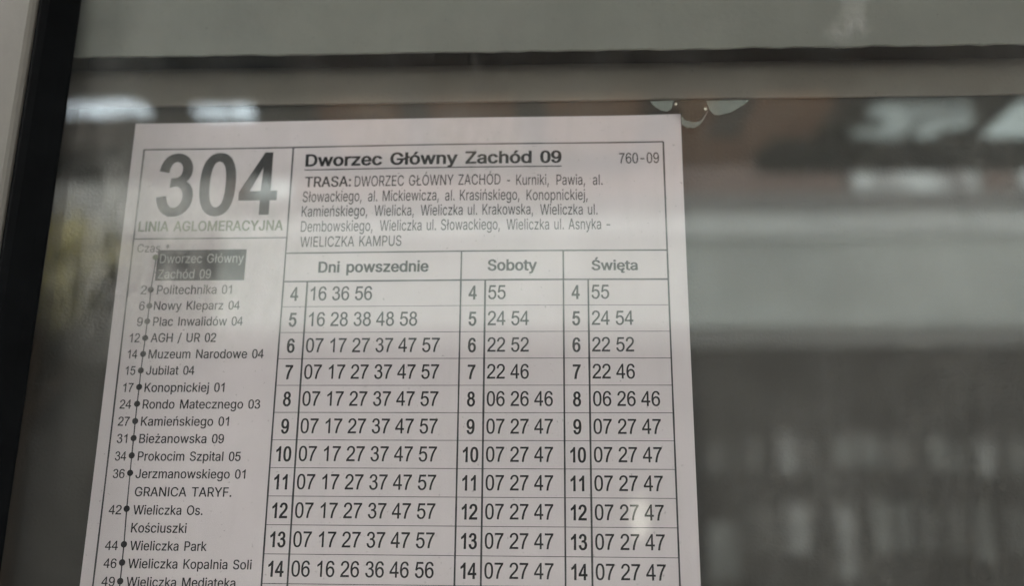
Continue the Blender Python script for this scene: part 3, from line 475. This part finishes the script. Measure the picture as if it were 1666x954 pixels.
# text lines measured on the sheet in mm: part, words, left, right, baseline (down from the top edge), cap height, style
TEXT = [
    ('route_number', '304', 11.53, 57.96, 37.99, 25.24, 'big'),
    ('line_caption', 'LINIA AGLOMERACYJNA', 5.89, 61.3, 44.23, 4.1, 'cap'),
    ('time_heading', 'Czas', 6.45, 15.22, 52.37, 3.27, 'faint'),
    ('time_heading', '*', 17.23, 18.76, 52.46, 3.26, 'time'),
    ('current_stop', 'Dworzec Główny', 15.57, 47.33, 56.65, 3.48, 'rev'),
    ('current_stop', 'Zachód 09', 15.5, 35.48, 62.61, 3.45, 'rev'),
    ('stop_heading', 'Dworzec Główny Zachód 09', 68.06, 165.26, 18.92, 5.04, 'head'),
    ('sheet_code', '760-09', 186.69, 201.42, 19.36, 4.2, 'thin'),
    ('route_description', 'TRASA:', 68.39, 86.09, 27.25, 4.21, 'trasa'),
    ('route_description', 'DWORZEC GŁÓWNY ZACHÓD', 87.5, 142.49, 27.35, 4.19, 'desc'),
    ('route_description', '-', 144.91, 146.09, 27.65, 4.15, 'desc'),
    ('route_description', 'Kurniki,', 148.33, 160.45, 27.66, 4.15, 'desc'),
    ('route_description', 'Pawia,', 163.29, 173.87, 27.74, 4.14, 'desc'),
    ('route_description', 'al.', 176.74, 180.35, 27.81, 4.13, 'desc'),
    ('route_description', 'Słowackiego,', 67.95, 90.45, 33.18, 4.25, 'desc'),
    ('route_description', 'al. Mickiewicza,', 92.9, 119.59, 33.32, 4.23, 'desc'),
    ('route_description', 'al. Krasińskiego,', 121.9, 149.6, 33.5, 4.21, 'desc'),
    ('route_description', 'Konopnickiej,', 152.19, 174.74, 33.68, 4.18, 'desc'),
    ('route_description', 'Kamieńskiego,', 67.93, 92.88, 39.0, 4.23, 'desc'),
    ('route_description', 'Wielicka,', 95.55, 110.39, 39.14, 4.21, 'desc'),
    ('route_description', 'Wieliczka ul. Krakowska,', 112.93, 154.63, 39.23, 4.2, 'desc'),
    ('route_description', 'Wieliczka ul.', 157.22, 178.29, 39.45, 4.17, 'desc'),
    ('route_description', 'Dembowskiego,', 68.04, 95.13, 44.93, 4.2, 'desc'),
    ('route_description', 'Wieliczka ul. Słowackiego,', 97.82, 142.44, 45.01, 4.18, 'desc'),
    ('route_description', 'Wieliczka ul. Asnyka', 144.88, 179.5, 45.12, 4.14, 'desc'),
    ('route_description', '-', 181.5, 182.83, 45.21, 4.12, 'desc'),
    ('route_description', 'WIELICZKA KAMPUS', 68.16, 106.14, 50.85, 3.99, 'desc'),
    ('day_heading', 'Dni powszednie', 75.64, 116.53, 60.84, 4.26, 'day'),
    ('day_heading', 'Soboty', 138.16, 156.09, 60.72, 4.26, 'day'),
    ('day_heading', 'Święta', 175.8, 192.42, 60.74, 3.86, 'day'),
]
STOPS = [
    ('2', 'Politechnika 01', 9.58, 11.81, 15.77, 43.91, 68.64, 13.38, 66.86, 3.47),
    ('6', 'Nowy Kleparz 04', 9.62, 11.76, 15.24, 47.42, 74.61, 13.49, 73.03, 3.32),
    ('9', 'Plac Inwalidów 04', 9.52, 11.68, 15.59, 49.06, 80.6, 13.38, 78.85, 3.36),
    ('12', 'AGH / UR 02', 7.44, 11.25, 15.39, 39.69, 86.67, 13.28, 85.06, 3.35),
    ('14', 'Muzeum Narodowe 04', 7.4, 11.01, 15.22, 57.75, 92.69, 13.15, 90.96, 3.32),
    ('15', 'Jubilat 04', 7.29, 11.0, 15.01, 32.87, 98.65, 13.0, 97.03, 3.25),
    ('17', 'Konopnickiej 01', 7.14, 10.92, 15.1, 44.44, 104.87, 13.05, 103.04, 3.31),
    ('24', 'Rondo Matecznego 03', 6.58, 10.84, 15.09, 57.93, 110.86, 12.98, 109.09, 3.27),
    ('27', 'Kamieńskiego 01', 6.67, 10.96, 15.13, 47.14, 116.95, 12.98, 115.26, 3.27),
    ('31', 'Bieżanowska 09', 7.01, 10.78, 15.18, 45.89, 123.02, 13.08, 121.29, 3.23),
    ('34', 'Prokocim Szpital 05', 7.07, 11.14, 15.34, 52.43, 129.18, 13.09, 127.34, 3.23),
    ('36', 'Jerzmanowskiego 01', 7.04, 11.27, 15.24, 54.59, 135.23, 13.21, 133.41, 3.17),
    ('', 'GRANICA TARYF.', 0, 0, 15.65, 50.2, 141.42, 0, 0, 3.21),
    ('42', 'Wieliczka Os.', 7.06, 11.6, 15.78, 40.54, 147.62, 13.4, 145.65, 3.22),
    ('', 'Kościuszki', 0, 0, 15.75, 35.39, 153.64, 0, 0, 3.23),
    ('44', 'Wieliczka Park', 7.24, 11.78, 16.05, 43.03, 159.55, 13.82, 157.58, 3.15),
    ('46', 'Wieliczka Kopalnia Soli', 7.44, 11.98, 16.02, 59.16, 165.45, 13.89, 163.61, 3.16),
    ('49', 'Wieliczka Mediateka', 7.45, 12.1, 16.12, 54.03, 171.4, 13.95, 169.71, 3.11),
]
INTER_CAP = 0.509
ZTOP = 1.75                     # top edge of the sheet
Y_INK = -0.00230                # ink lies just proud of the paper


def wave(x, z):
    """The sheet is not quite flat (m)."""
    u, v = x * 1000, (ZTOP - z) * 1000
    return 0.00036 * math.sin(u / 36 + v / 140 + 1) * math.sin(v / 52 + .5) + 0.00022 * math.sin(u / 23 - v / 31) - 0.0005 * max(0, (u - 185) / 25) ** 2 * max(0, 1 - v / 40) ** 2



m_paper = mat('office_paper', (0.70, 0.62, 0.65), 0.75, 0.045, 26, bump=0.12, bscale=1500, spec=0.25)


def ink_mat(name, dark, worn, scale=130.0):
    return mat(name, dark, 0.6, 0, scale, detail=3, color2=worn, spec=0.2)


m_ink = ink_mat('printer_ink', (0.010, 0.009, 0.012), (0.034, 0.032, 0.036))
m_inkr = ink_mat('grey_printer_ink', (0.125, 0.14, 0.09), (0.20, 0.22, 0.145), 300)  # mottled grey-green, paler than the other inks
m_rule = ink_mat('rule_ink', (0.030, 0.030, 0.038), (0.085, 0.083, 0.088), 90)
m_light = mat('bare_paper_letter', (0.50, 0.48, 0.47), 0.75)

# style: (dx, dy) = how far the outline is thickened, as a share of the cap height; spacing tweak
STYLE = {'big': (.030, .024), 'cap': (.042, .026), 'faint': (.012, .006), 'rev': (.006, .0), 'head': (.056, .034), 'thin': (.004, .002),
         'trasa': (.028, .014), 'desc': (.004, .002), 'day': (.046, .028), 'stop': (.020, .010), 'time': (.014, .008), 'min': (.013, .007), 'hour': (.034, .022)}


def offset_ring(pts, dx, dy):
    n = len(pts)
    out = []
    for i in range(n):
        a, b, c = pts[i - 1], pts[i], pts[(i + 1) % n]
        e1, e2 = Vector((b[0] - a[0], b[1] - a[1])), Vector((c[0] - b[0], c[1] - b[1]))
        if e1.length < 1e-9 or e2.length < 1e-9:
            out.append(b)
            continue
        e1.normalize()
        e2.normalize()
        n1, n2 = Vector((-e1.y, e1.x)), Vector((-e2.y, e2.x))     # left of travel = outside for clockwise outlines
        m = n1 + n2
        if m.length < 1e-6:
            m = n1.copy()
        m.normalize()
        k = min(1.6, 1 / max(.3, m.dot(n1)))
        out.append((b[0] + m.x * dx * k, b[1] + m.y * dy * k))
    return out


def area(p):
    return sum(p[i - 1][0] * p[i][1] - p[i][0] * p[i - 1][1] for i in range(len(p))) / 2


def winding(x, y, rings):
    n = 0
    for p in rings:
        for i in range(len(p)):
            (x1, y1), (x2, y2) = p[i - 1], p[i]
            if (y1 > y) != (y2 > y) and x < (x2 - x1) * (y - y1) / (y2 - y1) + x1:
                n += 1 if y2 > y1 else -1
    return n


_cache = {}


def glyph_mesh(ch, sx, sy, dx, dy):
    """Points and triangles of a letter, scaled to mm and thickened by dx, dy (mm)."""
    key = (ch, round(sx, 2), round(sy, 2), round(dx, 3), round(dy, 3))
    if key in _cache:
        return _cache[key]
    rings = []
    for flat in GLYPHS[ch][1]:
        p = [(flat[i] / 1000 * sx, flat[i + 1] / 1000 * sy) for i in range(0, len(flat), 2)]
        rings.append((area(p), p))
    if max(rings, key=lambda r: abs(r[0]))[0] > 0:          # make outlines clockwise, holes anticlockwise
        rings = [(-a, p[::-1]) for a, p in rings]
    cap = INTER_CAP * sy
    f = cap / (cap + 2 * dy)
    rings = [[(x, (y + dy) * f) for x, y in offset_ring(p, dx, dy)] for a, p in rings]
    pts, edges = [], []
    for p in rings:
        n0 = len(pts)
        pts += [Vector(q) for q in p]
        edges += [(n0 + i, n0 + (i + 1) % len(p)) for i in range(len(p))]
    co, _e, tris = delaunay_2d_cdt(pts, edges, [], 0, 1e-5)[:3]
    keep = []
    for t in tris:
        cx, cy = sum(co[i].x for i in t) / len(t), sum(co[i].y for i in t) / len(t)
        if winding(cx, cy, rings):
            keep.append(t)
    _cache[key] = (co, keep)
    return _cache[key]


def add_glyph(bm, ch, sx, sy, dx, dy, u, v):
    co, tris = glyph_mesh(ch, sx, sy, dx, dy)
    used = {}
    for t in tris:
        for i in t:
            if i not in used:
                x, z = (u + co[i].x) / 1000, ZTOP - (v - co[i].y) / 1000
                used[i] = bm.verts.new((x, Y_INK + wave(x, z), z))
        try:
            bm.faces.new([used[i] for i in t])
        except ValueError:
            pass


def ink_width(text):
    first, last = text[0], text[-1]
    adv = sum(280 if c == ' ' else GLYPHS[c][0] for c in text)
    lsb = min(x for f in GLYPHS[first][1] for x in f[0::2])
    rsb = GLYPHS[last][0] - max(x for f in GLYPHS[last][1] for x in f[0::2])
    return adv - lsb - rsb, lsb


def add_text(bm, text, u0, u1, v, cap, style):
    dx, dy = STYLE[style][0] * cap, STYLE[style][1] * cap
    w, lsb = ink_width(text)
    track = .055 * cap if style == 'big' else .012 * cap if style == 'cap' else 0
    sx = (u1 - u0 - 2 * dx - track * (len(text) - 1)) / w * 1000
    sy = cap / INTER_CAP
    u = u0 + dx - lsb * sx / 1000
    for c in text:
        if c == ' ':
            u += .28 * sx
            continue
        add_glyph(bm, c, sx, sy, dx, dy, u, v)
        u += GLYPHS[c][0] / 1000 * sx + track


def add_digits(bm, text, u0, v, cap, style, adv, centre=False):
    """Figures on a fixed pitch, as in a timetable."""
    dx, dy = STYLE[style][0] * cap, STYLE[style][1] * cap
    sy = cap / INTER_CAP
    total = sum(adv * (.5 if c == ' ' else 1) for c in text)
    u = u0 - total / 2 if centre else u0 - .07 * adv
    for c in text:
        if c == ' ':
            u += adv * .5
            continue
        sx = adv / GLYPHS[c][0] * 1000
        add_glyph(bm, c, sx, sy, dx, dy, u, v)
        u += adv


def bar(bm, u0, v0, u1, v1, wd):
    """A printed rule, wd mm wide; short pieces so that its width can waver a little."""
    a, b = Vector((u0, v0)), Vector((u1, v1))
    d = (b - a)
    n = max(1, int(d.length / 6))
    nrm = Vector((-d.y, d.x)).normalized()
    prev = None
    for i in range(n + 1):
        p = a + d * i / n
        h = wd / 2 * random.uniform(.88, 1.1)
        q = [bm.verts.new((c.x / 1000, Y_INK + 4e-6 + wave(c.x / 1000, ZTOP - c.y / 1000), ZTOP - c.y / 1000)) for c in (p - nrm * h, p + nrm * h)]
        if prev:
            bm.faces.new((prev[0], q[0], q[1], prev[1]))
        prev = q


def follow_sheet(bm):
    """Cut large printed areas so that they bend with the sheet."""
    for axis, vals in ((0, [k * .004 for k in range(1, 53)]), (2, [ZTOP - k * .004 for k in range(1, 74)])):
        lo, hi = min(v.co[axis] for v in bm.verts), max(v.co[axis] for v in bm.verts)
        for c in vals:
            if lo < c < hi:
                co, no = Vector((0, 0, 0)), Vector((0, 0, 0))
                co[axis] = c
                no[axis] = 1
                bmesh.ops.bisect_plane(bm, geom=bm.verts[:] + bm.edges[:] + bm.faces[:], plane_co=co, plane_no=no, dist=1e-6)
    for v in bm.verts:
        v.co.y = Y_INK - 4e-6 + wave(v.co.x, v.co.z)


sheet = empty('timetable_sheet', (0.105, 0, ZTOP - .297), 'white printed bus timetable sheet headed 304, pinned behind glass on a grey board', 'timetable')
bm = bmesh.new()
NU, NV = 21, 30
prev = None
for side in (0, 1):
    grid = [[bm.verts.new((.21 * i / 42, Y_INK + .00006 + .0001 * side + wave(.21 * i / 42, ZTOP - .297 * j / 60), ZTOP - .297 * j / 60)) for i in range(43)] for j in range(61)]
    for j in range(60):
        for i in range(42):
            q = (grid[j][i], grid[j][i + 1], grid[j + 1][i + 1], grid[j + 1][i])
            bm.faces.new(q if side else q[::-1])
for f in bm.faces:
    f.smooth = True
obj('paper', bm, m_paper, sheet)

# rules of the table
bm = bmesh.new()
B_ = .5
R0, RP = 64.04, 9.624
bar(bm, 4.6, 10.95, 203.2, 10.95, .55)
bar(bm, 4.6, 47.1, 63, 47.1, .5)
bar(bm, 63, 53.2, 203.2, 53.2, .55)
bar(bm, 63, R0 + .1, 203.2, R0 + .1, .6)
for k in range(1, 22):
    bar(bm, 63, R0 + RP * k, 203.2, R0 + RP * k, .22)
bar(bm, 4.6, 10.95, 4.6, 280, .62)
bar(bm, 203.2, 10.95, 203.2, 280, .62)
bar(bm, 63, 10.95, 63, 280, .62)
for u in (128.5, 165.6):
    bar(bm, u, 53.2, u, 280, .62)
for u in (71.9, 137.35, 174.5):
    bar(bm, u, R0, u, 280, .68)
bar(bm, 4.3, 280, 203.5, 280, .55)
obj('table_grid', bm, m_rule, sheet)

parts = {}
for part, text, u0, u1, v, cap, st in TEXT:
    key = (part, text) if part == 'day_heading' else part
    bmx = parts.setdefault(key, bmesh.new())
    add_text(bmx, text, u0, u1, v, cap, st)
    if part == 'stop_heading':
        bar(bmx, u0 - .2, v + 1.35, u1, v + 1.35, .42)
cur = None
for key, bmx in parts.items():
    name = key if isinstance(key, str) else key[0]
    if name == 'current_stop':
        continue
    if name in ('route_number', 'stop_heading', 'day_heading', 'line_caption'):
        follow_sheet(bmx)
    o = obj(name, bmx, m_inkr if name == 'line_caption' else m_ink, sheet)
    if name == 'route_number':
        o['label'] = 'large bold route number 304'
    if name == 'line_caption':
        o['label'] = 'faded grey capitals under the route number'
bm = bmesh.new()
bar(bm, 14.5, 57.5, 48.15, 57.5, 11.9)
for f in bm.verts:
    f.co.z = ZTOP - (51.55 if f.co.z > ZTOP - .0575 else 63.45) / 1000
follow_sheet(bm)
for v in bm.verts:
    v.co.y += 1.8e-5
cur = obj('current_stop', bm, m_ink, sheet)
cur['label'] = 'dark box with the current stop in pale letters'
obj('stop_name', parts['current_stop'], m_light, cur)

bm = bmesh.new()
pts = [(14.1, 54.3)] + [(s[7], s[8]) for s in STOPS if s[7]] + [(13.9, 280)]
for a, b in zip(pts, pts[1:]):
    bar(bm, a[0], a[1], b[0], b[1], .45)
obj('route_line', bm, m_rule, sheet)


def disc(bm, u, v, r):
    vs = [bm.verts.new(((u + r * math.cos(t)) / 1000, Y_INK - 8e-6 + wave(u / 1000, ZTOP - v / 1000), ZTOP - (v + r * math.sin(t)) / 1000)) for t in [2 * math.pi * k / 20 for k in range(20)]]
    bm.faces.new(vs)


bm = bmesh.new()
disc(bm, 13.75, 54.3, 1.1)
obj('stop_dot', bm, m_inkr, cur)
for num, name, a0, a1, u0, u1, v, du, dv, cap in STOPS:
    bm = bmesh.new()
    add_text(bm, name, u0, u1, v, cap, 'stop')
    e = obj('stop_entry', bm, m_ink, sheet)
    if num:
        bm = bmesh.new()
        add_text(bm, num, a0, a1, v, cap, 'time')
        obj('travel_time', bm, m_ink, e)
        bm = bmesh.new()
        disc(bm, du, dv, 1.12)
        obj('stop_dot', bm, m_ink, e)

WEEK = ['16 36 56', '16 28 38 48 58', '07 17 27 37 47 57', '07 17 27 37 47 57', '07 17 27 37 47 57', '07 17 27 37 47 57', '07 17 27 37 47 57', '07 17 27 37 47 57', '07 17 27 37 47 57', '07 17 27 37 47 57', '06 16 26 36 46 56']
SAT = ['55', '24 54', '22 52', '22 46', '06 26 46', '07 27 47', '07 27 47', '07 27 47', '07 27 47', '07 27 47', '07 27 47']
for days, start, centre in ((WEEK, 73.0, 67.45), (SAT, 138.5, 132.95), (SAT, 175.65, 170.05)):
    for k, txt in enumerate(days):
        vb = R0 + RP * k + 7.35
        bm = bmesh.new()
        add_digits(bm, txt, start, vb - .05, 5.25, 'min', 3.37)
        e = obj('departure_row', bm, m_ink, sheet)
        bm = bmesh.new()
        add_digits(bm, str(k + 4), centre, vb + .1, 5.25, 'hour', 2.95, True)
        obj('hour_number', bm, m_ink, e)

# ================================================================ CLEAR PLASTIC CLIP AT THE SHEET'S CORNER
m_film = film_mat('clear_film', (0.36, 0.40, 0.37), 0.40, 0.3)
m_gel = film_mat('clear_gel', (0.06, 0.06, 0.045), 0.30, 0.25)
m_glint = mat('bright_metal', (0.9, 0.86, 0.75), 0.12, metallic=1.0)
clip = empty('plastic_clip', (0.217, -0.003, 1.757), 'small clear plastic clip with two pale wings above the corner of the timetable', 'clip')


def plate(pts, y0, y1):
    bm = bmesh.new()
    a = [bm.verts.new((x, y0, z)) for x, z in pts]
    b = [bm.verts.new((x, y1, z)) for x, z in pts]
    n = len(pts)
    bm.faces.new(a)
    bm.faces.new(b[::-1])
    for k in range(n):
        bm.faces.new((a[k], b[k], b[(k + 1) % n], a[(k + 1) % n]))
    bmesh.ops.recalc_face_normals(bm, faces=bm.faces[:])
    return bm


CLIP = {'left': [(0.1987, 1.7546), (0.2074, 1.7547), (0.2066, 1.7517), (0.205, 1.7505), (0.2027, 1.751), (0.2005, 1.7525)], 'right': [(0.2197, 1.7544), (0.2354, 1.7544), (0.2321, 1.7519), (0.2286, 1.7498), (0.224, 1.7486), (0.2222, 1.7489), (0.2205, 1.7509)], 'crescent': [(0.2101, 1.7481), (0.2114, 1.7466), (0.2134, 1.7458), (0.2157, 1.7458), (0.2176, 1.7467), (0.219, 1.7487), (0.22, 1.7504), (0.2185, 1.7472), (0.2166, 1.7448), (0.2145, 1.7436), (0.2122, 1.7438), (0.2102, 1.7449)], 'pad': [(0.2079, 1.7544), (0.2197, 1.7544), (0.2196, 1.7509), (0.2178, 1.748), (0.2155, 1.7465), (0.2128, 1.7463), (0.2103, 1.7479), (0.2086, 1.7506)], 'pins': [(0.208, 1.7527), (0.2189, 1.7504)]}
obj('wing', plate(CLIP['left'], -0.0042, -0.0036), m_film, clip)
obj('wing', plate(CLIP['right'], -0.0042, -0.0036), m_film, clip)
obj('rim', plate(CLIP['crescent'], -0.0046, -0.0036), m_film, clip)
obj('pad', plate(CLIP['pad'], -0.0049, -0.0044), m_gel, clip)
for (x, z) in CLIP['pins']:  # added metal beads standing in for highlights on the plastic
    bm = bmesh.new()
    bmesh.ops.create_icosphere(bm, subdivisions=3, radius=0.0007, matrix=Matrix.Translation((x, -0.0054, z)))
    for f in bm.faces:
        f.smooth = True
    obj('pin', bm, m_glint, clip)
